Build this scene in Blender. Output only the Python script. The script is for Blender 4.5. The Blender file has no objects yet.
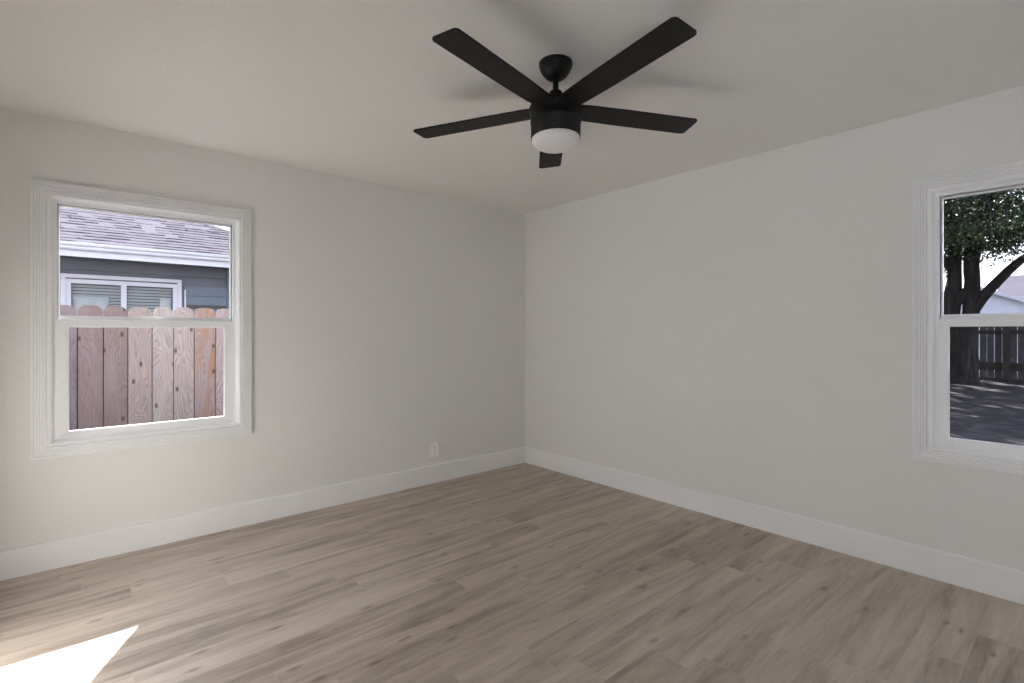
import bpy, bmesh, math, random
from mathutils import Vector, Matrix, Quaternion, noise

S = bpy.context.scene
COL = S.collection
PI = math.pi

# ------------------------------------------------------------------ camera
cd = bpy.data.cameras.new('camera'); cam = bpy.data.objects.new('camera', cd); COL.objects.link(cam)
cd.lens = 18.0; cd.sensor_width = 36.0; cd.shift_y = -9.5 / 1024
cam.location = (-3.401, -3.719, 1.279)
cam.rotation_euler = Vector((0.656, 0.755, 0)).to_track_quat('-Z', 'Y').to_euler()
cd.clip_start = 0.02; cd.clip_end = 200
S.camera = cam

# ------------------------------------------------------------------ sky and sun
W = bpy.data.worlds.new('sky'); S.world = W; W.use_nodes = True
wn = W.node_tree.nodes; wl = W.node_tree.links
bg = wn['Background']; bg.inputs['Strength'].default_value = 2.35
tc = wn.new('ShaderNodeTexCoord'); sx = wn.new('ShaderNodeSeparateXYZ'); rp = wn.new('ShaderNodeValToRGB')
rp.color_ramp.elements[0].position = 0.0; rp.color_ramp.elements[0].color = (0.93, 0.95, 1.0, 1)
rp.color_ramp.elements[1].position = 0.7; rp.color_ramp.elements[1].color = (0.62, 0.76, 1.0, 1)
wl.new(tc.outputs['Generated'], sx.inputs[0]); wl.new(sx.outputs['Z'], rp.inputs[0]); wl.new(rp.outputs[0], bg.inputs['Color'])

sl = bpy.data.lights.new('sun', 'SUN'); sl.energy = 41.0; sl.angle = 0.009; sl.color = (1.0, 0.985, 0.965)
sun = bpy.data.objects.new('sun', sl); COL.objects.link(sun); sun.location = (4, 8, 8)
EL = math.radians(33.0)
SUN_DIR = Vector((-0.470 * math.cos(EL), -0.883 * math.cos(EL), -math.sin(EL)))
sun.rotation_euler = SUN_DIR.to_track_quat('-Z', 'Y').to_euler()

S.view_settings.view_transform = 'Standard'; S.view_settings.look = 'None'
S.view_settings.gamma = 1.0; S.view_settings.use_curve_mapping = False
S.view_settings.exposure = 0.54
c = S.cycles
c.use_denoising = True; c.max_bounces = 14; c.diffuse_bounces = 10; c.glossy_bounces = 4; c.transmission_bounces = 6
c.transparent_max_bounces = 24; c.sample_clamp_indirect = 0.0; c.sample_clamp_direct = 0.0
c.caustics_reflective = False; c.caustics_refractive = False; c.use_adaptive_sampling = False

# ------------------------------------------------------------------ material helpers
class N:
    def __init__(s, name):
        s.m = bpy.data.materials.new(name); s.m.use_nodes = True
        s.t = s.m.node_tree; s.n = s.t.nodes; s.l = s.t.links
        s.b = s.n['Principled BSDF']
    def new(s, typ, **kw):
        o = s.n.new(typ)
        for k, v in kw.items(): setattr(o, k, v)
        return o
    def link(s, a, b): s.l.new(a, b)
    def put(s, v, inp):
        if hasattr(v, 'is_output') or isinstance(v, bpy.types.NodeSocket): s.l.new(v, inp)
        else: inp.default_value = v
    def math(s, op, a, b=0.0, c=None):
        o = s.new('ShaderNodeMath', operation=op)
        s.put(a, o.inputs[0]); s.put(b, o.inputs[1])
        if c is not None: s.put(c, o.inputs[2])
        return o.outputs[0]
    def coord(s): return s.new('ShaderNodeTexCoord').outputs['Object']
    def comb(s, x, y, z):
        o = s.new('ShaderNodeCombineXYZ'); s.put(x, o.inputs[0]); s.put(y, o.inputs[1]); s.put(z, o.inputs[2]); return o.outputs[0]
    def sep(s, v):
        o = s.new('ShaderNodeSeparateXYZ'); s.link(v, o.inputs[0]); return o.outputs
    def mapping(s, v, scale):
        o = s.new('ShaderNodeMapping'); s.link(v, o.inputs[0]); o.inputs['Scale'].default_value = scale; return o.outputs[0]
    def noise(s, v, scale, detail=4, rough=0.55, dist=0.0):
        o = s.new('ShaderNodeTexNoise'); s.link(v, o.inputs['Vector']); o.inputs['Scale'].default_value = scale
        o.inputs['Detail'].default_value = detail; o.inputs['Roughness'].default_value = rough
        o.inputs['Distortion'].default_value = dist; return o.outputs['Fac']
    def white(s, v):
        o = s.new('ShaderNodeTexWhiteNoise'); s.link(v, o.inputs['Vector']); return o.outputs
    def ramp(s, f, stops):
        o = s.new('ShaderNodeValToRGB'); s.link(f, o.inputs[0]); e = o.color_ramp.elements
        while len(e) < len(stops): e.new(0.5)
        for i, (p, col) in enumerate(stops): e[i].position = p; e[i].color = (*col, 1)
        return o.outputs[0]
    def mix(s, f, a, b, mode='MIX'):
        o = s.new('ShaderNodeMix', data_type='RGBA', blend_type=mode)
        s.put(f, o.inputs['Factor'])
        for v, i in ((a, o.inputs[6]), (b, o.inputs[7])):
            if isinstance(v, tuple): i.default_value = (*v, 1)
            else: s.link(v, i)
        return o.outputs[2]
    def base(s, v):
        if isinstance(v, tuple): s.b.inputs['Base Color'].default_value = (*v, 1)
        else: s.link(v, s.b.inputs['Base Color'])
        return s
    def rough(s, v): s.put(v, s.b.inputs['Roughness']); return s
    def spec(s, v): s.b.inputs['Specular IOR Level'].default_value = v; return s
    def bump(s, h, strength=0.2, dist=0.01):
        o = s.new('ShaderNodeBump'); s.link(h, o.inputs['Height'])
        o.inputs['Strength'].default_value = strength; o.inputs['Distance'].default_value = dist
        s.link(o.outputs[0], s.b.inputs['Normal']); return s

def plain(name, col, rough=0.5, spec=0.5, var=0.04, scale=6.0):
    n = N(name); f = n.noise(n.coord(), scale, 3)
    n.base(n.ramp(f, [(0.3, tuple(x * (1 - var) for x in col)), (0.7, tuple(min(1, x * (1 + var)) for x in col))]))
    return n.rough(rough).spec(spec).m

def wall_mat(name, col, spec=0.25):
    n = N(name); v = n.coord()
    f = n.noise(v, 1.3, 3)
    n.base(n.ramp(f, [(0.3, tuple(x * 0.985 for x in col)), (0.7, tuple(x * 1.01 for x in col))]))
    a = n.noise(v, 22, 5, 0.6, 0.6); b = n.noise(v, 90, 3)
    h = n.math('ADD', n.math('MULTIPLY', n.math('SMOOTH_MIN', a, 0.55, 0.1), 1.0), n.math('MULTIPLY', b, 0.25))
    return n.rough(0.62).spec(spec).bump(h, 0.35, 0.006).m

M = {}
M['wall'] = wall_mat('wall_paint', (0.788, 0.788, 0.770))
M['ceiling'] = wall_mat('ceiling_paint', (0.788, 0.781, 0.758), 0.15)
M['trim'] = plain('trim_paint', (0.865, 0.87, 0.88), 0.38, 0.4, 0.01)
M['vinyl'] = plain('white_vinyl', (0.86, 0.87, 0.885), 0.35, 0.45, 0.01)
M['outer'] = plain('outer_siding', (0.16, 0.16, 0.16), 0.8, 0.2)
M['black'] = plain('black_metal', (0.004, 0.004, 0.004), 0.40, 0.25, 0.1)
M['blade'] = plain('black_blade', (0.0075, 0.0075, 0.007), 0.5, 0.3, 0.12, 14)
M['opal'] = plain('opal_glass', (0.82, 0.82, 0.82), 0.35, 0.4, 0.01)
M['plate'] = plain('white_plastic', (0.93, 0.93, 0.92), 0.35, 0.4, 0.01)
M['slot'] = plain('dark_slot', (0.05, 0.05, 0.05), 0.6)
M['white_paint'] = plain('white_exterior_paint', (0.62, 0.63, 0.70), 0.5, 0.3, 0.02)
M['gutter'] = plain('white_gutter', (0.62, 0.63, 0.69), 0.4, 0.4, 0.02)
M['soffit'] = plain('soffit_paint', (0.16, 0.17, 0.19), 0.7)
M['blue_siding'] = plain('blue_grey_siding', (0.140, 0.155, 0.182), 0.65, 0.3, 0.10, 3)
M['blue_panel'] = plain('blue_panel_tone', (0.145, 0.178, 0.225), 0.55, 0.3, 0.06, 3)
M['blind'] = plain('grey_blind', (0.50, 0.51, 0.52), 0.6)
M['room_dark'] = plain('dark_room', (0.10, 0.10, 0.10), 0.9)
M['glare'] = plain('pale_reflection', (0.68, 0.69, 0.67), 0.9, 0.1, 0.1, 12)  # pale tone for the reflections modelled in the neighbour's panes
M['vent'] = plain('chimney_paint', (0.17, 0.16, 0.22), 0.8)

def glass_mat(name, tint):
    n = N(name); n.n.remove(n.b)
    tr = n.new('ShaderNodeBsdfTransparent'); tr.inputs[0].default_value = (*tint, 1)
    gl = n.new('ShaderNodeBsdfGlossy'); gl.inputs['Roughness'].default_value = 0.02
    fr = n.new('ShaderNodeFresnel'); fr.inputs['IOR'].default_value = 1.45
    f = n.math('MULTIPLY', fr.outputs[0], 0.45)
    mx = n.new('ShaderNodeMixShader'); n.link(f, mx.inputs[0]); n.link(tr.outputs[0], mx.inputs[1]); n.link(gl.outputs[0], mx.inputs[2])
    n.link(mx.outputs[0], n.n['Material Output'].inputs[0]); return n.m
M['glass'] = glass_mat('window_glass', (0.93, 0.93, 0.94))
M['glass_far'] = glass_mat('neighbour_glass', (0.90, 0.92, 0.93))

def floor_mat():
    n = N('oak_plank_floor'); X, Y, Z = n.sep(n.coord())
    ry = n.math('DIVIDE', n.math('MULTIPLY_ADD', Y, -1.0, -0.826), 0.17)       # row number grows toward the camera
    row = n.math('FLOOR', ry); fy = n.math('FRACT', ry)
    h = n.white(n.comb(row, 7.3, 1.0))['Value']
    sh = n.math('ADD', n.math('MULTIPLY', row, 0.218), n.math('MULTIPLY', h, 0.30))
    px = n.math('DIVIDE', n.math('SUBTRACT', n.math('ADD', X, 2.815), sh), 1.22)
    pid = n.math('FLOOR', px); fx = n.math('FRACT', px)
    wn_ = n.white(n.comb(row, pid, 3.0)); rnd = wn_['Value']; rc = wn_['Color']
    r2 = n.white(n.comb(pid, row, 11.0))['Value']
    gx = n.math('ADD', X, n.math('MULTIPLY', rnd, 37.0)); gy = n.math('ADD', Y, n.math('MULTIPLY', r2, 19.0))
    g = n.comb(gx, gy, n.math('MULTIPLY', rnd, 9.0))
    broad = n.noise(n.mapping(g, (1.1, 9.5, 1.0)), 1.0, 4, 0.55, 0.8)
    mid = n.noise(n.mapping(g, (5.0, 42.0, 1.0)), 1.0, 4, 0.6, 1.2)
    fine = n.noise(n.mapping(g, (14.0, 210.0, 1.0)), 1.0, 3, 0.7, 0.4)
    f = n.math('ADD', n.math('MULTIPLY', broad, 0.78), n.math('MULTIPLY', mid, 0.32))
    f = n.math('ADD', f, n.math('MULTIPLY', fine, 0.12))
    f = n.math('ADD', f, n.math('MULTIPLY', n.math('SUBTRACT', rnd, 0.5), 0.11))
    col = n.ramp(f, [(0.40, (0.250, 0.198, 0.153)), (0.52, (0.365, 0.300, 0.240)), (0.64, (0.480, 0.404, 0.333)), (0.80, (0.590, 0.510, 0.430))])
    kn = n.new('ShaderNodeTexVoronoi', voronoi_dimensions='2D'); n.link(n.mapping(g, (3.0, 8.5, 1.0)), kn.inputs['Vector']); kn.inputs['Scale'].default_value = 1.0
    kc = n.sep(kn.outputs['Color'])[0]; kd = n.math('LESS_THAN', kc, 0.30)
    k = n.ramp(n.math('ADD', kn.outputs['Distance'], n.math('MULTIPLY', mid, 0.12)), [(0.08, (1, 1, 1)), (0.19, (0, 0, 0))])
    col = n.mix(n.math('MULTIPLY', n.math('MULTIPLY', k, kd), 0.6), col, (0.12, 0.085, 0.065))
    ey = n.math('MINIMUM', fy, n.math('SUBTRACT', 1.0, fy)); ex = n.math('MINIMUM', fx, n.math('SUBTRACT', 1.0, fx))
    sy = n.math('LESS_THAN', ey, 0.008); sxx = n.math('LESS_THAN', ex, 0.0013)
    seam = n.math('MAXIMUM', sy, sxx)
    col = n.mix(n.math('MULTIPLY', seam, 0.45), col, (0.52, 0.45, 0.38))
    n.base(col); n.rough(n.math('MULTIPLY_ADD', fine, 0.14, 0.33)).spec(0.5)
    return n.bump(n.math('SUBTRACT', n.math('MULTIPLY', fine, 0.25), seam), 0.12, 0.002).m
M['floor'] = floor_mat()

def picket_mat():
    n = N('weathered_cedar'); v = n.coord(); oi = n.new('ShaderNodeObjectInfo')
    g = n.new('ShaderNodeVectorMath', operation='ADD'); n.link(v, g.inputs[0])
    r3 = n.comb(n.math('MULTIPLY', oi.outputs['Random'], 31.0), 0.0, n.math('MULTIPLY', oi.outputs['Random'], 57.0)); n.link(r3, g.inputs[1])
    g = g.outputs[0]
    warp = n.noise(n.mapping(g, (9, 9, 2.2)), 1.0, 2, 0.5, 0.5)
    wv = n.new('ShaderNodeTexWave', wave_type='BANDS', bands_direction='X'); gm = n.new('ShaderNodeVectorMath', operation='ADD')
    n.link(g, gm.inputs[0]); n.link(n.comb(n.math('MULTIPLY', warp, 0.26), 0.0, 0.0), gm.inputs[1])
    n.link(gm.outputs[0], wv.inputs['Vector']); wv.inputs['Scale'].default_value = 16; wv.inputs['Distortion'].default_value = 1.6
    fine = n.noise(n.mapping(g, (130, 130, 4)), 1.0, 3, 0.6)
    blot = n.noise(n.mapping(g, (10, 10, 2.5)), 1.0, 3, 0.5, 0.8)
    col = oi.outputs['Color']
    c1 = n.mix(n.math('MULTIPLY', n.math('POWER', wv.outputs['Fac'], 1.6), 0.40), col, (0.075, 0.045, 0.045))
    c1 = n.mix(n.ramp(blot, [(0.45, (0, 0, 0)), (0.7, (0.5, 0.5, 0.5))]), c1, (0.26, 0.23, 0.245))
    om = n.noise(n.mapping(g, (14, 14, 3.2)), 1.0, 2, 0.5, 1.2)
    c1 = n.mix(n.math('MULTIPLY', n.ramp(om, [(0.38, (0, 0, 0)), (0.60, (1, 1, 1))]), oi.outputs['Alpha']), c1, (0.34, 0.18, 0.11))
    c1 = n.mix(n.math('MULTIPLY', fine, 0.30), c1, (0.16, 0.11, 0.10))
    vo = n.new('ShaderNodeTexVoronoi'); vo.voronoi_dimensions = '2D'
    gx, gy, gz = n.sep(g); n.link(n.comb(n.math('MULTIPLY', gx, 9.0), n.math('MULTIPLY', gz, 5.0), 0.0), vo.inputs['Vector']); vo.inputs['Scale'].default_value = 1.0
    k = n.ramp(vo.outputs['Distance'], [(0.06, (1, 1, 1)), (0.13, (0, 0, 0))])
    kc = n.sep(vo.outputs['Color'])[0]
    c1 = n.mix(n.math('MULTIPLY', n.math('MULTIPLY', k, n.math('LESS_THAN', kc, 0.45)), 0.85), c1, (0.05, 0.03, 0.03))
    return n.base(c1).rough(0.85).spec(0.15).bump(fine, 0.3, 0.003).m
M['picket'] = picket_mat()
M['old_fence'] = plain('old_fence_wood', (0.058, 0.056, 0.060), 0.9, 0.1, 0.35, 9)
M['post'] = plain('fence_post_wood', (0.035, 0.028, 0.025), 0.9, 0.1, 0.25, 9)

def shingle_mat(name, light, dark, rise):
    n = N(name); X, Y, Z = n.sep(n.coord())
    rowf = n.math('DIVIDE', Z, rise); j = n.noise(n.comb(X, 0.0, rowf), 2.6, 3)
    rowf = n.math('ADD', rowf, n.math('MULTIPLY', n.math('SUBTRACT', j, 0.5), 0.5))
    row = n.math('FLOOR', rowf); fr = n.math('FRACT', rowf)
    tx = n.math('DIVIDE', n.math('ADD', X, n.math('MULTIPLY', n.white(n.comb(row, 2.0, 5.0))['Value'], 3.0)), 0.17)
    tab = n.white(n.comb(n.math('FLOOR', tx), row, 1.0))['Value']
    edge = n.math('MULTIPLY', n.math('LESS_THAN', fr, n.math('MULTIPLY_ADD', tab, 0.26, 0.17)), n.math('GREATER_THAN', tab, 0.10))
    cc = n.mix(n.math('MULTIPLY', tab, 0.5), light, tuple(x * 0.75 for x in light))
    cc = n.mix(n.math('MULTIPLY', edge, 0.92), cc, dark)
    bl = n.noise(n.comb(X, Y, Z), 5.0, 2); 
    cc = n.mix(n.ramp(bl, [(0.68, (0, 0, 0)), (0.74, (0.8, 0.8, 0.8))]), cc, dark)
    return n.base(cc).rough(1.0).spec(0.0).m
M['shingle'] = shingle_mat('weathered_shingles', (0.168, 0.150, 0.166), (0.010, 0.009, 0.014), 0.056)
M['shingle_far'] = shingle_mat('far_shingles', (0.085, 0.08, 0.095), (0.06, 0.055, 0.07), 0.08)
M['white_siding'] = plain('white_lap_siding', (0.66, 0.68, 0.78), 0.6, 0.2, 0.02, 2)

def bark_mat():
    n = N('tree_bark'); v = n.coord(); f = n.noise(n.mapping(v, (14, 14, 2.5)), 1.0, 5, 0.65, 0.8)
    n.base(n.ramp(f, [(0.35, (0.010, 0.008, 0.008)), (0.6, (0.028, 0.024, 0.024)), (0.75, (0.09, 0.085, 0.09))]))
    return n.rough(0.95).spec(0.1).bump(f, 0.8, 0.04).m
M['bark'] = bark_mat()
def leaf_mat():
    n = N('green_leaves'); oi = n.new('ShaderNodeNewGeometry')
    n.base(n.ramp(oi.outputs['Random Per Island'], [(0.0, (0.010, 0.022, 0.010)), (0.6, (0.025, 0.045, 0.018)), (0.9, (0.06, 0.09, 0.03)), (1.0, (0.20, 0.24, 0.09))]))
    return n.rough(0.5).spec(0.35).m
M['leaf'] = leaf_mat()
def ground_mat():
    n = N('bare_soil'); v = n.coord(); f = n.noise(n.mapping(v, (1.5, 2.2, 1)), 1.5, 6, 0.65); g = n.noise(v, 30, 3)
    f = n.math('ADD', n.math('MULTIPLY', f, 0.8), n.math('MULTIPLY', g, 0.2))
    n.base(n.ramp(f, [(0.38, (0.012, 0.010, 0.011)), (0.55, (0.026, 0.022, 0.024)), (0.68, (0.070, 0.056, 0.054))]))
    return n.rough(0.95).spec(0.1).bump(f, 0.7, 0.06).m
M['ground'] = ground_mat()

# ------------------------------------------------------------------ mesh helpers
def mesh(name, bm, mat, parent=None, smooth=False, recalc=True):
    if recalc: bmesh.ops.recalc_face_normals(bm, faces=bm.faces)
    me = bpy.data.meshes.new(name); bm.to_mesh(me); bm.free()
    for m in (mat if isinstance(mat, (list, tuple)) else [mat]): me.materials.append(m)
    if smooth:
        for p in me.polygons: p.use_smooth = True
    o = bpy.data.objects.new(name, me); COL.objects.link(o)
    if parent: o.parent = parent
    return o
def tag(o, label=None, cat=None, group=None, kind=None):
    if label: o['label'] = label
    if cat: o['category'] = cat
    if group: o['group'] = group
    if kind: o['kind'] = kind
    return o
def empty(name, loc, label=None, cat=None, kind=None):
    o = bpy.data.objects.new(name, None); COL.objects.link(o); o.location = loc; o.empty_display_size = 0.1
    return tag(o, label, cat, None, kind)
IDF = lambda a, b, c: Vector((a, b, c))
def box(bm, x0, x1, y0, y1, z0, z1, F=IDF, mi=0):
    vs = [bm.verts.new(F(x, y, z)) for x in (x0, x1) for y in (y0, y1) for z in (z0, z1)]
    out = []
    for q in ((0, 1, 3, 2), (4, 6, 7, 5), (0, 4, 5, 1), (2, 3, 7, 6), (0, 2, 6, 4), (1, 5, 7, 3)):
        f = bm.faces.new([vs[i] for i in q]); f.material_index = mi; out.append(f)
    return out
def bbox(name, mat, dims, parent=None, F=IDF, bev=0.0):
    bm = bmesh.new(); box(bm, *dims, F=F)
    if bev: bmesh.ops.bevel(bm, geom=list(bm.edges), offset=bev, segments=2, affect='EDGES', clamp_overlap=True)
    return mesh(name, bm, mat, parent)
def ring(bm, u0, u1, w0, w1, t, n0, n1, F, tb=None, tt=None):
    """rectangular frame (outer u0..u1, w0..w1) with member widths t, depth n0..n1"""
    tb = t if tb is None else tb; tt = t if tt is None else tt
    O = [(u0, w0), (u1, w0), (u1, w1), (u0, w1)]; I = [(u0 + t, w0 + tb), (u1 - t, w0 + tb), (u1 - t, w1 - tt), (u0 + t, w1 - tt)]
    V = [[bm.verts.new(F(p[0], p[1], n)) for p in P] for P in (O, I) for n in (n0, n1)]
    o0, o1, i0, i1 = V
    for k in range(4):
        j = (k + 1) % 4
        for q in ((o0[k], o0[j], o1[j], o1[k]), (i0[k], i0[j], i1[j], i1[k]), (o0[k], o0[j], i0[j], i0[k]), (o1[k], o1[j], i1[j], i1[k])):
            bm.faces.new(q)
def sweep_frame(bm, u0, u1, w0, w1, prof, F, widths=None):
    """mitred moulding: prof = [(t, h)] with t from the outer edge inward, closed loop"""
    C = [(u0, w0, 1, 1), (u1, w0, -1, 1), (u1, w1, -1, -1), (u0, w1, 1, -1)]
    L = [[bm.verts.new(F(cx + sx_ * t, cy + sy_ * t, h)) for (t, h) in prof] for (cx, cy, sx_, sy_) in C]
    n = len(prof)
    for k in range(4):
        A, B = L[k], L[(k + 1) % 4]
        for i in range(n):
            j = (i + 1) % n; bm.faces.new((A[i], A[j], B[j], B[i]))
def lathe(bm, prof, seg=48, cx=0, cy=0, cap0=True, cap1=True):
    rings = []
    for r, z in prof:
        rings.append([bm.verts.new((cx + r * math.cos(2 * PI * k / seg), cy + r * math.sin(2 * PI * k / seg), z)) for k in range(seg)])
    for a, b in zip(rings, rings[1:]):
        for k in range(seg):
            j = (k + 1) % seg; bm.faces.new((a[k], a[j], b[j], b[k]))
    if cap0: bm.faces.new(rings[0])
    if cap1: bm.faces.new(rings[-1])
def tube(bm, pts, radii, seg=10, wob=0.0):
    pts = [Vector(p) for p in pts]
    # Catmull-Rom subdivision
    P, R = [], []
    for i in range(len(pts) - 1):
        p0 = pts[max(i - 1, 0)]; p1 = pts[i]; p2 = pts[i + 1]; p3 = pts[min(i + 2, len(pts) - 1)]
        for k in range(5):
            t = k / 5
            P.append(0.5 * ((2 * p1) + (p2 - p0) * t + (2 * p0 - 5 * p1 + 4 * p2 - p3) * t * t + (3 * p1 - p0 - 3 * p2 + p3) * t ** 3))
            R.append(radii[i] * (1 - t) + radii[i + 1] * t)
    P.append(pts[-1]); R.append(radii[-1])
    rings = []; ref = Vector((1, 0, 0))
    for i, p in enumerate(P):
        d = (P[min(i + 1, len(P) - 1)] - P[max(i - 1, 0)]).normalized()
        a = d.cross(ref).normalized() if abs(d.dot(ref)) < 0.95 else d.cross(Vector((0, 1, 0))).normalized(); b = d.cross(a)
        rg = []
        for k in range(seg):
            th = 2 * PI * k / seg
            rr = R[i] * (1 + wob * noise.noise(Vector((math.cos(th) * 2, math.sin(th) * 2, i * 0.4 + p.x))))
            rg.append(bm.verts.new(p + a * math.cos(th) * rr + b * math.sin(th) * rr))
        rings.append(rg)
    for A, B in zip(rings, rings[1:]):
        for k in range(seg):
            j = (k + 1) % seg; bm.faces.new((A[k], A[j], B[j], B[k]))
    bm.faces.new(rings[0]); bm.faces.new(rings[-1])

# ------------------------------------------------------------------ room shell
RX, RY, H, T = -3.76, -4.42, 2.44, 0.14
WL = dict(u0=-3.546, u1=-2.475, w0=0.601, w1=2.089)     # left window, outer casing edge, along x
WR = dict(u0=3.062, u1=4.133, w0=0.606, w1=2.089)       # right window, along -y
OP = 0.080                                              # casing edge to wall opening
def wall_pieces(bm, a0, a1, win, F, mi_out):
    """wall running along a, thickness in n from 0 (room face) to T (outside)"""
    def bx(p0, p1, z0, z1):
        fs = box(bm, p0, p1, 0, T, z0, z1, F=lambda a, n, z: F(a, n, z))
        fs[3].material_index = 1
    if win is None: bx(a0, a1, 0, H); return
    o0, o1, b0, b1 = win['u0'] + OP, win['u1'] - OP, win['w0'] + OP, win['w1'] - OP
    bx(a0, o0, 0, H); bx(o1, a1, 0, H)
    if b0 > 0.01: bx(o0, o1, 0, b0)
    bx(o0, o1, b1, H)
def build_wall(name, a0, a1, win, F):
    bm = bmesh.new(); wall_pieces(bm, a0, a1, win, F, 1)
    return tag(mesh(name, bm, [M['wall'], M['outer']]), kind='structure')
build_wall('wall_left', RX - T, 0.0, WL, lambda a, n, z: Vector((a, n, z)))
build_wall('wall_right', 0 - T, -RY + T, WR, lambda a, n, z: Vector((n, -a, z)))
build_wall('wall_rear', RX, 0.0, None, lambda a, n, z: Vector((a, RY - n, z)))
PD = dict(u0=3.30, u1=4.32, w0=-0.08, w1=2.10)  # opening cut for the added, unseen daylight glazing
build_wall('wall_near', 0.0, -RY + T, PD, lambda a, n, z: Vector((RX - n, -a, z)))
tag(bbox('floor', M['floor'], (RX - T, T, RY - T, T, -0.10, 0.0)), kind='structure')
tag(bbox('ceiling', M['ceiling'], (RX - T, T, RY - T, T, H, H + 0.12)), kind='structure')

def baseboard(name, a0, a1, F):
    bm = bmesh.new(); prof = [(0.0, 0.0), (0.015, 0.0), (0.015, 0.143), (0.012, 0.149), (0.0, 0.152)]
    A = [bm.verts.new(F(a0, n, z)) for n, z in prof]; B = [bm.verts.new(F(a1, n, z)) for n, z in prof]
    for i in range(5):
        j = (i + 1) % 5; bm.faces.new((A[i], A[j], B[j], B[i]))
    bm.faces.new(A); bm.faces.new(B)
    tag(mesh(name, bm, M['trim']), kind='structure')
baseboard('baseboard_left', RX, 0, lambda a, n, z: Vector((a, -n, z)))
baseboard('baseboard_right', 0.015, -RY, lambda a, n, z: Vector((-n, -a, z)))
baseboard('baseboard_rear', RX, -0.015, lambda a, n, z: Vector((a, RY + n, z)))
baseboard('baseboard_near', 0.015, 3.31, lambda a, n, z: Vector((RX + n, -a, z)))
baseboard('baseboard_near', 4.31, -RY - 0.015, lambda a, n, z: Vector((RX + n, -a, z)))

# ------------------------------------------------------------------ windows
def flute(t): return [(t - 0.0030, 0.0225), (t - 0.0014, 0.0150), (t + 0.0014, 0.0150), (t + 0.0030, 0.0225)]
CAS = [(0, 0.0), (0, 0.020), (0.0025, 0.0225)]
for t in (0.0135, 0.0255, 0.0375, 0.0495): CAS += flute(t)
CAS += [(0.058, 0.0225), (0.060, 0.010), (0.0640, 0.009), (0.066, 0.0165), (0.074, 0.0165), (0.080, 0.012), (0.083, 0.008), (0.083, 0.0)]
def make_window(name, win, F, loc, st=0.050):
    root = empty(name, loc, kind='structure'); u0, u1, w0, w1 = win['u0'], win['u1'], win['w0'], win['w1']
    G = lambda u, w, n: F(u, w, n) - Vector(loc)
    bm = bmesh.new(); sweep_frame(bm, u0, u1, w0, w1, CAS, G); mesh('window_casing', bm, M['trim'], root)
    a0, a1, b0, b1 = u0 + OP, u1 - OP, w0 + OP, w1 - OP
    bm = bmesh.new(); ring(bm, a0, a1, b0, b1, 0.008, -T, 0.0, G); mesh('window_jamb', bm, M['trim'], root)
    bm = bmesh.new(); ring(bm, a0 + .008, a1 - .008, b0 + .008, b1 - .008, 0.016, -0.105, -0.018, G)
    ring(bm, a0 + .024, a1 - .024, b0 + .024, b1 - .024, 0.004, -0.105, -0.050, G)
    mesh('window_frame', bm, M['vinyl'], root)
    c0, c1 = a0 + 0.024, a1 - 0.024; zb = b0 + 0.010; zt = b1 - 0.024
    # upper sash, the outer one
    bm = bmesh.new(); ring(bm, c0, c1, 1.338, zt, 0.010, -0.075, -0.050, G, tb=0.032, tt=0.012)
    up = mesh('upper_sash', bm, M['vinyl'], root)
    bm = bmesh.new(); box(bm, c0 + 0.006, c1 - 0.006, 1.364, zt - 0.008, -0.064, -0.060, F=G); mesh('window_pane', bm, M['glass'], up)
    # lower sash, the inner one
    bm = bmesh.new(); ring(bm, c0 - 0.004, c1 + 0.004, zb + 0.004, 1.349, st, -0.045, -0.020, G, tb=0.036, tt=0.043)
    bmesh.ops.bevel(bm, geom=list(bm.edges), offset=0.0025, segments=1, affect='EDGES')
    lo = mesh('lower_sash', bm, M['vinyl'], root)
    bm = bmesh.new(); box(bm, c0 + st - 0.007, c1 - st + 0.007, zb + 0.037, 1.309, -0.036, -0.032, F=G); mesh('window_pane', bm, M['glass'], lo)
    um = (u0 + u1) / 2
    bm = bmesh.new(); box(bm, um - 0.055, um + 0.045, 1.349, 1.361, -0.044, -0.022, F=G)
    box(bm, um - 0.030, um + 0.020, 1.361, 1.372, -0.046, -0.030, F=G); box(bm, um - 0.012, um + 0.028, 1.357, 1.367, -0.034, -0.012, F=G)
    bmesh.ops.bevel(bm, geom=list(bm.edges), offset=0.003, segments=2, affect='EDGES')
    mesh('sash_lock', bm, M['vinyl'], lo)
    return root
make_window('window_1', WL, lambda u, w, n: Vector((u, -n, w)), (-3.0105, 0, 0.601), 0.054)
make_window('window_2', WR, lambda u, w, n: Vector((-n, -u, w)), (0, -3.5975, 0.606), 0.043)

def make_fill_door(name, loc, G0, a0, a1, panels):
    G = lambda u, w, n: G0(u, w, n) - Vector(loc); h = 2.02
    root = empty(name, loc, kind='structure')
    bm = bmesh.new(); ring(bm, a0, a1, 0.0, h, 0.03, -T, 0.0, G, tb=0.02); mesh('fill_door_frame', bm, M['vinyl'], root)
    bm = bmesh.new(); box(bm, a0 - 0.07, a0 + 0.004, 0.0, h + 0.07, 0.0, 0.016, F=G); box(bm, a1 - 0.004, a1 + 0.07, 0.0, h + 0.07, 0.0, 0.016, F=G)
    box(bm, a0, a1, h - 0.004, h + 0.07, 0.0, 0.016, F=G); mesh('fill_door_casing', bm, M['trim'], root)
    for (p, q, n0) in panels:
        bm = bmesh.new(); ring(bm, p, q, 0.02, h - 0.03, 0.06, n0 - 0.018, n0 + 0.018, G); d_ = mesh('fill_door_panel', bm, M['vinyl'], root)
        bm = bmesh.new(); box(bm, p + 0.055, q - 0.055, 0.075, h - 0.085, n0 - 0.003, n0 + 0.003, F=G); mesh('window_pane', bm, M['glass'], d_)  # pane of the added, unseen fill door
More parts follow.
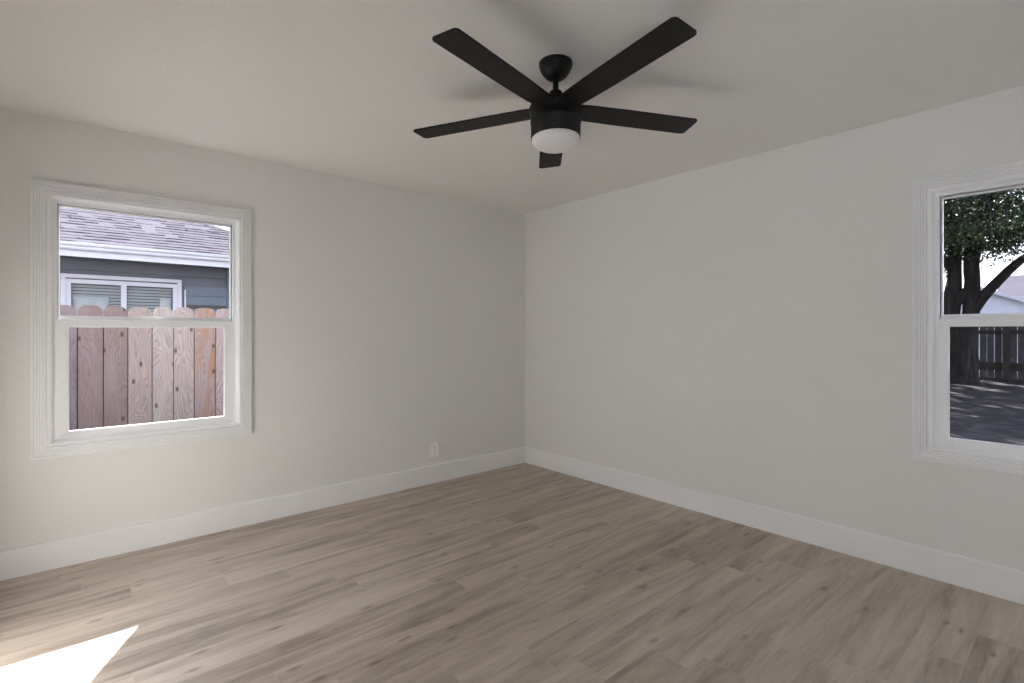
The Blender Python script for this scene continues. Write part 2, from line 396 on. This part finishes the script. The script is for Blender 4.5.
make_fill_door('fill_door_1', (RX, -3.81, 0), lambda u, w, n: Vector((RX + n, -u, w)), 3.38, 4.24, [(3.41, 4.21, -0.07)])  # unseen glazing added behind the camera to let fill daylight in

# ------------------------------------------------------------------ wall outlet
ot = empty('wall_outlet', (-1.050, 0, 0.283), 'white electrical outlet with a screwed plate low on the left wall near the corner', 'outlet')
bm = bmesh.new(); box(bm, -0.039, 0.039, -0.020, 0.0, -0.061, 0.061)
bmesh.ops.bevel(bm, geom=[e for e in bm.edges if any(v.co.y < -0.010 for v in e.verts)], offset=0.004, segments=2, affect='EDGES')
mesh('cover_plate', bm, M['plate'], ot)
for s in (-1, 1):
    bm = bmesh.new(); lathe(bm, [(0.0165, -0.003), (0.0165, 0.003)], 24)
    bmesh.ops.transform(bm, matrix=Matrix.Translation((0, -0.0215, s * 0.0205)) @ Matrix.Rotation(PI / 2, 4, 'X') @ Matrix.Diagonal((1, 0.86, 1, 1)), verts=bm.verts)
    rc = mesh('receptacle', bm, M['plate'], ot)
    bm = bmesh.new()
    for dx, hh in ((-0.006, 0.005), (0.006, 0.004)): box(bm, dx - 0.001, dx + 0.001, -0.0252, -0.0240, s * 0.0205 + 0.003 - hh, s * 0.0205 + 0.003 + hh)
    box(bm, -0.002, 0.002, -0.0252, -0.0240, s * 0.0205 - 0.010, s * 0.0205 - 0.006)
    tag(mesh('plug_slot', bm, M['slot'], rc), 'dark slots')
bm = bmesh.new(); lathe(bm, [(0.003, -0.001), (0.003, 0.001)], 12)
bmesh.ops.transform(bm, matrix=Matrix.Translation((0, -0.0208, 0)) @ Matrix.Rotation(PI / 2, 4, 'X'), verts=bm.verts)
mesh('screw', bm, M['plate'], ot)

# ------------------------------------------------------------------ ceiling fan
FX, FY = -1.809, -2.174
fan = empty('ceiling_fan', (FX, FY, H), 'black five blade ceiling fan with a round opal light, hung from the ceiling', 'ceiling fan')
bm = bmesh.new(); lathe(bm, [(0.072, 0.0), (0.0725, -0.010), (0.070, -0.022), (0.062, -0.040), (0.048, -0.058), (0.034, -0.069), (0.020, -0.074), (0.012, -0.075)], 48)
mesh('canopy', bm, M['black'], fan, True)
bm = bmesh.new(); lathe(bm, [(0.0125, -0.060), (0.0125, -0.150)], 20); mesh('downrod', bm, M['black'], fan, True)
bm = bmesh.new(); lathe(bm, [(0.015, -0.118), (0.026, -0.124), (0.034, -0.140), (0.040, -0.160), (0.042, -0.190)], 32); mesh('yoke_cover', bm, M['black'], fan, True)
TILT = Matrix(((1, 0, 0, 0), (0, 1, 0, 0), (-0.021, -0.044, 1, 0), (0, 0, 0, 1)))
HZ = -0.200
def shaped(bm): bmesh.ops.transform(bm, matrix=Matrix.Translation((0, 0, HZ)) @ TILT @ Matrix.Translation((0, 0, -HZ)), verts=bm.verts); return bm
bm = bmesh.new(); lathe(bm, [(0.040, -0.176), (0.095, -0.179), (0.111, -0.186), (0.114, -0.196), (0.114, -0.205), (0.110, -0.214), (0.108, -0.250), (0.1095, -0.253), (0.1095, -0.260), (0.1065, -0.263), (0.1065, -0.325), (0.102, -0.328)], 64)
mh = mesh('motor_housing', shaped(bm), M['black'], fan, True)
bm = bmesh.new(); prof = [(0.103, -0.320), (0.1035, -0.333)]
for k in range(1, 9):
    a = k / 8 * PI / 2; prof.append((0.1035 * math.cos(a) + 0.0005, -0.333 - 0.041 * math.sin(a)))
lathe(bm, prof, 64); tag(mesh('light_cover', shaped(bm), M['opal'], fan, True), 'round opal white light cover, unlit')
PITCH = -0.10
for k in range(5):
    a = math.radians(-169.02 + 72 * k)
    bm = bmesh.new(); R0, R1, hw, th, rc = 0.085, 0.673, 0.061, 0.0035, 0.014
    pts = [(R0, -0.052), (R0 + 0.05, -0.056), (0.30, -0.060)]
    for q in range(7):
        t = -PI / 2 + q / 6 * PI / 2; pts.append((R1 - rc + rc * math.cos(t), -hw + rc + rc * math.sin(t)))
    for q in range(7):
        t = q / 6 * PI / 2; pts.append((R1 - rc + rc * math.cos(t), hw - rc + rc * math.sin(t)))
    pts += [(0.30, 0.060), (R0 + 0.05, 0.056), (R0, 0.052)]
    lo = [bm.verts.new((x, y, -th)) for x, y in pts]; hi = [bm.verts.new((x, y, th)) for x, y in pts]
    bm.faces.new(lo); bm.faces.new(hi)
    for i in range(len(pts)):
        j = (i + 1) % len(pts); bm.faces.new((lo[i], lo[j], hi[j], hi[i]))
    bmesh.ops.bevel(bm, geom=[e for e in bm.edges if abs(e.verts[0].co.z - e.verts[1].co.z) < 1e-6], offset=0.0018, segments=1, affect='EDGES')
    bmesh.ops.transform(bm, matrix=Matrix.Translation((0, 0, HZ)) @ Matrix.Rotation(a, 4, 'Z') @ Matrix.Rotation(PITCH, 4, 'X'), verts=bm.verts)
    bl = mesh('fan_blade', shaped(bm), M['blade'], fan)
    bm = bmesh.new(); box(bm, 0.070, 0.135, -0.030, 0.030, 0.0035, 0.0075)
    bmesh.ops.transform(bm, matrix=Matrix.Translation((0, 0, HZ)) @ Matrix.Rotation(a, 4, 'Z') @ Matrix.Rotation(PITCH, 4, 'X'), verts=bm.verts)
    mesh('blade_bracket', shaped(bm), M['black'], bl)

# ------------------------------------------------------------------ outside: ground
GZ = -0.12
def rise(x): t = min(1.0, max(0.0, (x - 7.0) / 6.5)); return 0.24 * t * t * (3 - 2 * t)
def height_ground():
    bm = bmesh.new(); x0, x1, y0, y1, nx, ny = -20.0, 45.0, -30.0, 40.0, 118, 140
    V = [[bm.verts.new((x0 + (x1 - x0) * i / nx, y0 + (y1 - y0) * j / ny, 0)) for j in range(ny + 1)] for i in range(nx + 1)]
    for i in range(nx + 1):
        for j in range(ny + 1):
            v = V[i][j]; x, y = v.co.x, v.co.y
            v.co.z = GZ + rise(x) + 0.035 * noise.noise(Vector((x * 0.8, y * 0.9, 3.0))) * min(1.0, max(0.0, (x - 0.6) / 1.5))
    for i in range(nx):
        for j in range(ny): bm.faces.new((V[i][j], V[i + 1][j], V[i + 1][j + 1], V[i][j + 1]))
    o = mesh('ground', bm, M['ground'], None, True, recalc=False); return tag(o, kind='structure')
height_ground()
M['bounce_slab'] = plain('bounce_concrete', (0.66, 0.67, 0.69), 0.9, 0.2, 0.02, 4)
tag(bbox('bounce_patio', M['bounce_slab'], (-15.0, RX - T - 0.01, -9.5, -0.3, GZ - 0.05, GZ + 0.06)), kind='structure')  # unseen pale slab added to bounce sunlight into the room

# ------------------------------------------------------------------ left: cedar fence
fr = empty('wooden_fence', (-3.0, 1.21, GZ), 'weathered cedar dog-ear fence close outside the left window, below the blue-grey house', 'fence')
gaps = [-3.640, -3.492, -3.344, -3.195, -3.048, -2.894, -2.751, -2.608, -2.451, -2.305, -2.160]
cols = {0: (.36, .27, .24), 1: (.26, .21, .24), 2: (.33, .24, .235), 3: (.34, .265, .255), 4: (.60, .49, .45), 5: (.74, .64, .60), 6: (.70, .59, .56), 7: (.62, .50, .48), 8: (.74, .60, .59), 9: (.5, .4, .37)}
rng = random.Random(4)
def picket(x0, x1, top, col):
    bm = bmesh.new(); z0 = 0.02; w = x1 - x0; e = 0.032
    out = [(x0, z0), (x1, z0), (x1, top - 0.040), (x1 - 0.010, top - 0.020), (x1 - e, top - 0.003), ((x0 + x1) / 2, top), (x0 + e, top - 0.003), (x0 + 0.010, top - 0.020), (x0, top - 0.040)]
    A = [bm.verts.new((x + 3.0, -0.009, z)) for x, z in out]; B = [bm.verts.new((x + 3.0, 0.009, z)) for x, z in out]
    bm.faces.new(A); bm.faces.new(B)
    for i in range(len(out)):
        j = (i + 1) % len(out); bm.faces.new((A[i], A[j], B[j], B[i]))
    o = mesh('picket', bm, M['picket'], fr); o.color = (*[q * 0.62 for q in col], 0.9 if col == cols[7] else 0.12); return o
for i in range(len(gaps) - 1):
    picket(gaps[i] + 0.003, gaps[i + 1] - 0.003, 1.480 - GZ - 0.002 + rng.uniform(-0.004, 0.004), cols[i])
x = gaps[-1]
while x < 0.6:
    picket(x + 0.003, x + 0.142, 1.478 - GZ + rng.uniform(-0.006, 0.006), rng.choice(list(cols.values()))); x += 0.146
x = gaps[0]
while x > -5.6:
    picket(x - 0.142, x - 0.003, 1.478 - GZ + rng.uniform(-0.006, 0.006), rng.choice(list(cols.values()))); x -= 0.146
gx_ = gaps[0]
for gx_ in gaps:
    bbox('gap_blocker', M['post'], (gx_ + 3.0 - 0.02, gx_ + 3.0 + 0.02, 0.0092, 0.016, 0.03, 1.50), fr)  # added strips behind the gaps, blocking light so they stay dark
for z in (0.25, 1.05):
    bbox('fence_rail', M['post'], (-2.6, 3.6, 0.0162, 0.055, z, z + 0.085), fr)
for x in (-2.2, 0.9, 3.5):
    bbox('fence_post', M['post'], (x - 0.045, x + 0.045, 0.056, 0.145, 0.0, 1.5), fr)

# ------------------------------------------------------------------ left: neighbour's house
nh = empty('neighbour_house', (-1.5, 6.5, GZ), 'single storey blue-grey house with a hipped shingle roof behind the cedar fence', 'house')
NF = lambda x, y, z: Vector((x + 1.5, y - 6.5, z - GZ))
HX0, HX1, HY0, HY1 = -11.0, -0.64, 5.60, 11.6
def lap_siding(bm, x0, x1, z0, z1, y, step, F, skip=None):
    z = z0
    while z < z1 - 1e-4:
        zt = min(z + step, z1)
        spans = [(x0, x1)]
        if skip and z < skip[3] and zt > skip[2]: spans = [(x0, skip[0]), (skip[1], x1)]
        for a, b in spans:
            vs = [F(a, y - 0.028, z), F(b, y - 0.028, z), F(b, y - 0.004, zt), F(a, y - 0.004, zt), F(b, y, z), F(a, y, z)]
            gp_ = min(0.016, 0.12 * (zt - z)); vs[2] = F(b, y - 0.010, zt - gp_); vs[3] = F(a, y - 0.010, zt - gp_); vs += [F(b, y + 0.012, zt - gp_), F(a, y + 0.012, zt - gp_)]
            V = [bm.verts.new(v) for v in vs]
            bm.faces.new((V[0], V[1], V[2], V[3])); bm.faces.new((V[5], V[4], V[1], V[0])); bm.faces.new((V[3], V[2], V[6], V[7]))
        z = zt
bm = bmesh.new(); WX0, WX1, WZ0, WZ1 = -3.419, -2.120, 1.05, 2.012
lap_siding(bm, HX0, HX1, -0.10, 2.60, HY0, 0.160, NF, (WX0, WX1, WZ0, WZ1))
box(bm, HX0, WX0, HY0 + .012, HY0 + .1, -0.12, 2.6, F=NF); box(bm, WX1, HX1, HY0 + .012, HY0 + .1, -0.12, 2.6, F=NF)
box(bm, WX0, WX1, HY0 + .012, HY0 + .1, -0.12, WZ0, F=NF); box(bm, WX0, WX1, HY0 + .012, HY0 + .1, WZ1, 2.6, F=NF)
box(bm, HX0, HX0 + .1, HY0 + .1, HY1, -0.12, 2.6, F=NF); box(bm, HX1 - .1, HX1, HY0 + .1, HY1, -0.12, 2.6, F=NF); box(bm, HX0, HX1, HY1 - .1, HY1, -0.12, 2.6, F=NF)
mesh('siding_wall', bm, M['blue_siding'], nh)
# roof: hipped
EY, EZ = 5.02, 2.44; SLP = math.tan(math.radians(26.5)); RW = (HY1 + 0.55 - EY) / 2
EX0, EX1 = HX0 - 0.55, HX1 + 0.55
def roof(bm, F):
    rz = EZ + RW * SLP
    c_ = [F(EX0, EY, EZ), F(EX1, EY, EZ), F(EX1, EY + 2 * RW, EZ), F(EX0, EY + 2 * RW, EZ), F(EX0 + RW, EY + RW, rz), F(EX1 - RW, EY + RW, rz)]
    V = [bm.verts.new(p) for p in c_]; D = [bm.verts.new(p - Vector((0, 0, 0.05))) for p in c_[:4]]
    for q in ((V[0], V[1], V[5], V[4]), (V[1], V[2], V[5]), (V[2], V[3], V[4], V[5]), (V[3], V[0], V[4]), tuple(D)): bm.faces.new(q)
    for i in range(4): bm.faces.new((V[i], V[(i + 1) % 4], D[(i + 1) % 4], D[i]))
bm = bmesh.new(); roof(bm, NF); mesh('roof', bm, M['shingle'], nh)
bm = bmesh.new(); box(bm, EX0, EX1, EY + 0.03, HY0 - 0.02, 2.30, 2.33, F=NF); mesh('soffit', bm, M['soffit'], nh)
bm = bmesh.new()   # gutter: ogee front in profile
gp = [(0.03, 2.345), (-0.045, 2.345), (-0.060, 2.365), (-0.062, 2.385), (-0.085, 2.405), (-0.092, 2.430), (-0.092, 2.440), (0.03, 2.440)]
A = [bm.verts.new(NF(EX0, EY + y, z)) for y, z in gp]; B = [bm.verts.new(NF(EX1, EY + y, z)) for y, z in gp]
for i in range(len(gp)):
    j = (i + 1) % len(gp); bm.faces.new((A[i], A[j], B[j], B[i]))
bm.faces.new(A); bm.faces.new(B); mesh('gutter', bm, M['gutter'], nh)
bm = bmesh.new(); box(bm, EX0, EX1, EY + 0.005, EY + 0.035, 2.262, 2.343, F=NF); mesh('fascia', bm, M['gutter'], nh)
# window
bm = bmesh.new(); FW = lambda u, w, n: NF(u, HY0 - n, w)
ring(bm, -3.470, -2.070, 0.99, 2.080, 0.051, -0.02, 0.035, FW); nw = mesh('house_window', bm, M['white_paint'], nh); tag(nw, 'white framed sliding window')
bm = bmesh.new(); ring(bm, -3.419, -2.121, 1.041, 2.012, 0.058, -0.06, 0.012, FW); box(bm, -2.812, -2.747, 1.09, 1.960, -0.045, 0.006, F=FW); mesh('window_frame', bm, M['white_paint'], nw)
bm = bmesh.new(); box(bm, -3.37, -2.17, 1.09, 1.960, -0.034, -0.030, F=FW); mesh('window_pane', bm, M['glass_far'], nw)
bm = bmesh.new(); z = 1.10
while z < 1.95:
    V = [bm.verts.new(FW(*p)) for p in ((-3.36, z, -0.065), (-2.18, z, -0.065), (-2.18, z + 0.034, -0.085), (-3.36, z + 0.034, -0.085))]; bm.faces.new(V)
    V = [bm.verts.new(FW(*p)) for p in ((-3.36, z - 0.002, -0.065), (-2.18, z - 0.002, -0.065), (-2.18, z + 0.032, -0.086), (-3.36, z + 0.032, -0.086))]; bm.faces.new(V)
    z += 0.045
mesh('blind', bm, M['blind'], nw)
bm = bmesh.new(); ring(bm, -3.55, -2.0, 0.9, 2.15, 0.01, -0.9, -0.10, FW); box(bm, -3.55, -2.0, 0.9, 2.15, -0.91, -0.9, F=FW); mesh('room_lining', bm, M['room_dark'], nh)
# pale solid blocks standing in for reflections in the neighbour's panes
def pane_glare(name, x0, x1, z1, label):
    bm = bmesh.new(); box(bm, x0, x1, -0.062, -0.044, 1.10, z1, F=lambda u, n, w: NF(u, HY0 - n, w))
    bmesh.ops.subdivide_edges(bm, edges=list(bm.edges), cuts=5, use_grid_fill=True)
    o = mesh(name, bm, M['glare'], nw, True); tag(o, label)
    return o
pane_glare('pane_reflection', -3.345, -2.945, 1.775, 'pale block standing in for a reflection in the left pane')
pane_glare('pane_reflection', -2.345, -2.195, 1.800, 'pale block standing in for a reflection in the right pane')
# panel, strip and downspout
bm = bmesh.new(); lap_siding(bm, -2.03, -1.44, 1.55, 1.99, HY0 - 0.03, 0.147, NF); box(bm, -2.03, -1.44, HY0 - 0.034, HY0 - 0.019, 1.55, 1.99, F=NF); pn = mesh('bluer_siding', bm, M['blue_panel'], nh); tag(pn, 'bluer lapped panel right of the window')  # separate bluer lap-siding piece beside the window
bbox('panel_edge', M['white_paint'], (-2.035, -2.018, HY0 - 0.058, HY0 - 0.02, 1.2, 1.93), pn, F=NF)
bbox('dark_ledge', M['slot'], (-2.0, -1.46, HY0 - 0.07, HY0 - 0.02, 1.645, 1.70), pn, F=NF)  # dark strip across the bluer piece
bm = bmesh.new(); box(bm, -1.455, -1.405, HY0 - 0.075, HY0 - 0.02, 0.0, 2.26, F=NF); bmesh.ops.bevel(bm, geom=list(bm.edges), offset=0.008, segments=2, affect='EDGES'); mesh('downspout', bm, M['blue_panel'], nh)

# ------------------------------------------------------------------ right: yard fence
YZ = 0.13
yf = empty('wooden_fence', (14.0, -2.0, YZ), 'old dark picket fence with bright gaps at the back of the shaded yard', 'fence')
rng = random.Random(8)
y = 3.5
while y > -7.0:
    top = 1.47 - YZ + rng.uniform(-0.012, 0.012); g = rng.choice((0.006, 0.010, 0.016, 0.018))
    bm = bmesh.new(); box(bm, -0.01, 0.01, y - 0.137 + g + 2.0, y + 2.0, -0.06, top - 0.03); box(bm, -0.01, 0.01, y - 0.107 + g + 2.0, y - 0.03 + 2.0, top - 0.03, top)
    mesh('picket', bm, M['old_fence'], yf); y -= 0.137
for z in (0.20, 1.10):
    bbox('fence_rail', M['post'], (-0.06, -0.011, -5.0, 5.5, z, z + (0.20 if z < 0.5 else 0.09)), yf)
for y in (-4.2, -2.03, -0.20, 1.1, 2.7, 4.5):
    bbox('fence_post', M['post'], (-0.15, -0.061, y - 0.065, y + 0.065, -0.05, 1.36), yf)

# ------------------------------------------------------------------ right: tree
tx = 12.3
def make_tree(name, base, label, seed, trunks, branches, crown, nleaf, shade_clumps=(), nshade=0):
    t = empty(name, base, label, 'tree'); B = Vector(base)
    for pts, rad in trunks:
        bm = bmesh.new(); tube(bm, [Vector(p) - B for p in pts], rad, 14, 0.25); mesh('trunk', bm, M['bark'], t, True)
    for pts, rad in branches:
        bm = bmesh.new(); tube(bm, [Vector(p) - B for p in pts], rad, 9, 0.15); mesh('branch', bm, M['bark'], t, True)
    rg = random.Random(seed); verts = []; faces = []
    clumps = []
    for (cx, cy, cz, rx, ry, rz, n) in crown:
        for _ in range(n):
            while True:
                a, b, c_ = (rg.uniform(-1, 1) for _ in range(3))
                if a * a + b * b + c_ * c_ < 1: break
            clumps.append((cx + a * rx, cy + b * ry, cz + c_ * rz, rg.uniform(0.22, 0.50)))
    per = nleaf // max(1, len(clumps)); jobs = [(x, y, z, r, per, 0.045, 0.085) for x, y, z, r in clumps]
    for (cx, cy, cz, rx, ry, rz, n) in shade_clumps:
        for _ in range(n): jobs.append((cx + rg.uniform(-1, 1) * rx, cy + rg.uniform(-1, 1) * ry, cz + rg.uniform(-1, 1) * rz, 0.8, nshade, 0.22, 0.34))
    for (x, y, z, r, per, s0, s1) in jobs:
        for _ in range(per):
            p = Vector((rg.gauss(0, 1), rg.gauss(0, 1), rg.gauss(0, 0.6))) * r * 0.6 + Vector((x, y, z)) - B
            d = Vector((rg.uniform(-1, 1), rg.uniform(-1, 1), rg.uniform(-0.9, 0.3))).normalized(); s = rg.uniform(s0, s1)
            w = d.cross(Vector((rg.uniform(-1, 1), rg.uniform(-1, 1), rg.uniform(-1, 1)))).normalized() * s * 0.36
            k = len(verts); up = d.cross(w).normalized() * s * 0.12
            verts += [p, p + d * s * 0.45 + w + up, p + d * s, p + d * s * 0.45 - w + up, p + d * s * 0.5]
            faces += [(k, k + 1, k + 4), (k + 1, k + 2, k + 4), (k + 4, k + 2, k + 3), (k, k + 4, k + 3)]
    me = bpy.data.meshes.new('foliage'); me.from_pydata([tuple(v) for v in verts], [], faces); me.materials.append(M['leaf'])
    f = bpy.data.objects.new('foliage', me); COL.objects.link(f); f.parent = t; f['kind'] = 'stuff'
    return t
g = GZ - 0.05
make_tree('shade_tree', (tx, -1.5, GZ), 'large multi-trunked shade tree in front of the old fence, seen through the right window, with added unseen crown for shade', 5,
    [([(tx, -1.50, g), (tx, -1.44, 0.4), (tx, -1.36, 1.2), (tx, -1.39, 1.8), (tx, -1.463, 2.6), (tx - .1, -1.45, 3.6), (tx - .4, -1.2, 5.2)], [0.38, 0.27, 0.21, 0.185, 0.135, 0.12, 0.08]),
     ([(tx + .05, -1.62, g), (tx, -1.62, 0.4), (tx, -1.68, 1.2), (tx, -1.755, 1.75), (tx, -1.775, 2.5), (tx, -1.80, 3.4), (tx + .3, -2.2, 5.2)], [0.36, 0.27, 0.19, 0.155, 0.145, 0.14, 0.08])],
    [([(tx, -1.72, 1.62), (tx, -1.95, 2.05), (tx, -2.40, 2.66), (tx, -2.75, 2.98), (tx - .3, -3.6, 3.5), (tx - .5, -4.6, 3.8)], [0.13, 0.11, 0.095, 0.08, 0.06, 0.03]),
     ([(tx, -1.42, 1.85), (tx - .05, -1.60, 2.10), (tx, -1.76, 2.35)], [0.10, 0.12, 0.07]),
     ([(tx, -1.47, 2.7), (tx - .8, -0.9, 3.6), (tx - 2.0, -0.2, 4.5)], [0.11, 0.07, 0.03]),
     ([(tx, -1.8, 3.0), (tx - .9, -2.1, 3.8), (tx - 2.4, -2.5, 4.6)], [0.12, 0.07, 0.03]),
     ([(tx - 2.2, -2.0, 4.6), (tx - 2.6, -2.25, 3.9), (tx - 2.9, -2.45, 3.35)], [0.035, 0.028, 0.014])],
    [(tx - 1.2, -2.2, 4.7, 2.6, 4.2, 1.5, 330), (tx - .2, -2.2, 3.45, 0.9, 1.6, 0.5, 46), (tx + .5, -1.9, 6.6, 3.6, 5.0, 1.6, 200), (tx + 1.0, -1.1, 3.9, 0.8, 1.2, 1.4, 28), (tx - .3, -2.7, 3.75, 1.0, 1.0, 0.75, 34)], 76000,
    [(11.0, 5.0, 6.2, 8.5, 7.0, 1.8, 330)], 70)  # unseen leaf clumps added to the crown to shade the yard

# ------------------------------------------------------------------ right: white house behind the fence
wh = empty('white_house', (24.0, -2.0, GZ), 'white lap-sided house with grey roof beyond the back fence', 'house')
WF = lambda x, y, z: Vector((x - 24.0, y + 2.0, z - GZ))
def rake(y): return 2.733 + 0.437 * (y + 1.138)
PK = -0.70; bm = bmesh.new(); z = -0.1
while z < 3.0:
    zt = z + 0.13; yl = 3.0; yr = -1.95
    if zt > rake(yr): yr = PK - (rake(PK) - zt) / 0.437
    if yr > PK: break
    yl = 2 * PK - yr if zt > 2.4 else 0.55
    V = [bm.verts.new(WF(*p)) for p in ((21.98, yl, z), (21.98, yr, z), (21.995, yr, zt), (21.995, yl, zt), (22.0, yr, z), (22.0, yl, z))]
    bm.faces.new((V[0], V[1], V[2], V[3])); bm.faces.new((V[5], V[4], V[1], V[0])); z = zt
P = [(-1.95, -0.12), (-1.95, rake(-1.95)), (PK, rake(PK)), (0.55, rake(-1.95)), (0.55, -0.12)]
A = [bm.verts.new(WF(22.0, a, b)) for a, b in P]; B = [bm.verts.new(WF(25.4, a, b)) for a, b in P]
bm.faces.new(A); bm.faces.new(B)
for i in range(5): bm.faces.new((A[i], A[(i + 1) % 5], B[(i + 1) % 5], B[i]))
mesh('gable_wall', bm, M['white_siding'], wh)
bm = bmesh.new()
for (ya, yb) in ((PK, -2.05), (PK, 0.65)):
    za = rake(PK); zb_ = za - abs(yb - PK) * 0.437
    V = [WF(21.85, ya, za + .02), WF(21.85, yb, zb_ + .02), WF(25.4, yb, zb_ + .02), WF(25.4, ya, za + .02)]
    lo_ = [bm.verts.new(v) for v in V]; hi_ = [bm.verts.new(v + Vector((0, 0, 0.05))) for v in V]
    bm.faces.new(lo_); bm.faces.new(hi_)
    for i in range(4): bm.faces.new((lo_[i], lo_[(i + 1) % 4], hi_[(i + 1) % 4], hi_[i]))
mesh('gable_roof', bm, M['shingle_far'], wh)
bm = bmesh.new()
for (ya, yb) in ((PK, -2.05), (PK, 0.65)):
    za = rake(PK); zb_ = za - abs(yb - PK) * 0.437
    V = [WF(21.83, ya, za + .07), WF(21.83, yb, zb_ + .07), WF(21.83, yb, zb_ - .06), WF(21.83, ya, za - .06)]
    lo_ = [bm.verts.new(v) for v in V]; hi_ = [bm.verts.new(v + Vector((0.02, 0, 0))) for v in V]
    bm.faces.new(lo_); bm.faces.new(hi_)
    for i in range(4): bm.faces.new((lo_[i], lo_[(i + 1) % 4], hi_[(i + 1) % 4], hi_[i]))
mesh('rake_board', bm, M['white_paint'], wh)
bm = bmesh.new(); box(bm, 25.4, 31.0, -9.0, -1.0, -0.12, 2.3, F=WF); mesh('rear_wall', bm, M['white_siding'], wh)
bm = bmesh.new(); V = [bm.verts.new(WF(*p)) for p in ((25.0, -0.8, 2.25), (25.0, -9.4, 2.25), (28.2, -9.4, 3.78), (28.2, -0.8, 3.78), (31.4, -0.8, 2.25), (31.4, -9.4, 2.25))]
for q in ((0, 1, 2, 3), (3, 2, 5, 4), (0, 3, 4), (1, 5, 2), (0, 4, 5, 1)): bm.faces.new([V[i] for i in q])
mesh('main_roof', bm, M['shingle_far'], wh)
bm = bmesh.new(); box(bm, 27.3, 27.7, -2.62, -2.25, 3.2, 4.10, F=WF); box(bm, 27.27, 27.73, -2.65, -2.22, 4.10, 4.15, F=WF); mesh('chimney', bm, M['vent'], wh)
bbox('corner_board', M['white_paint'], (21.96, 22.05, -1.99, -1.89, -0.12, 2.34), wh, F=WF)
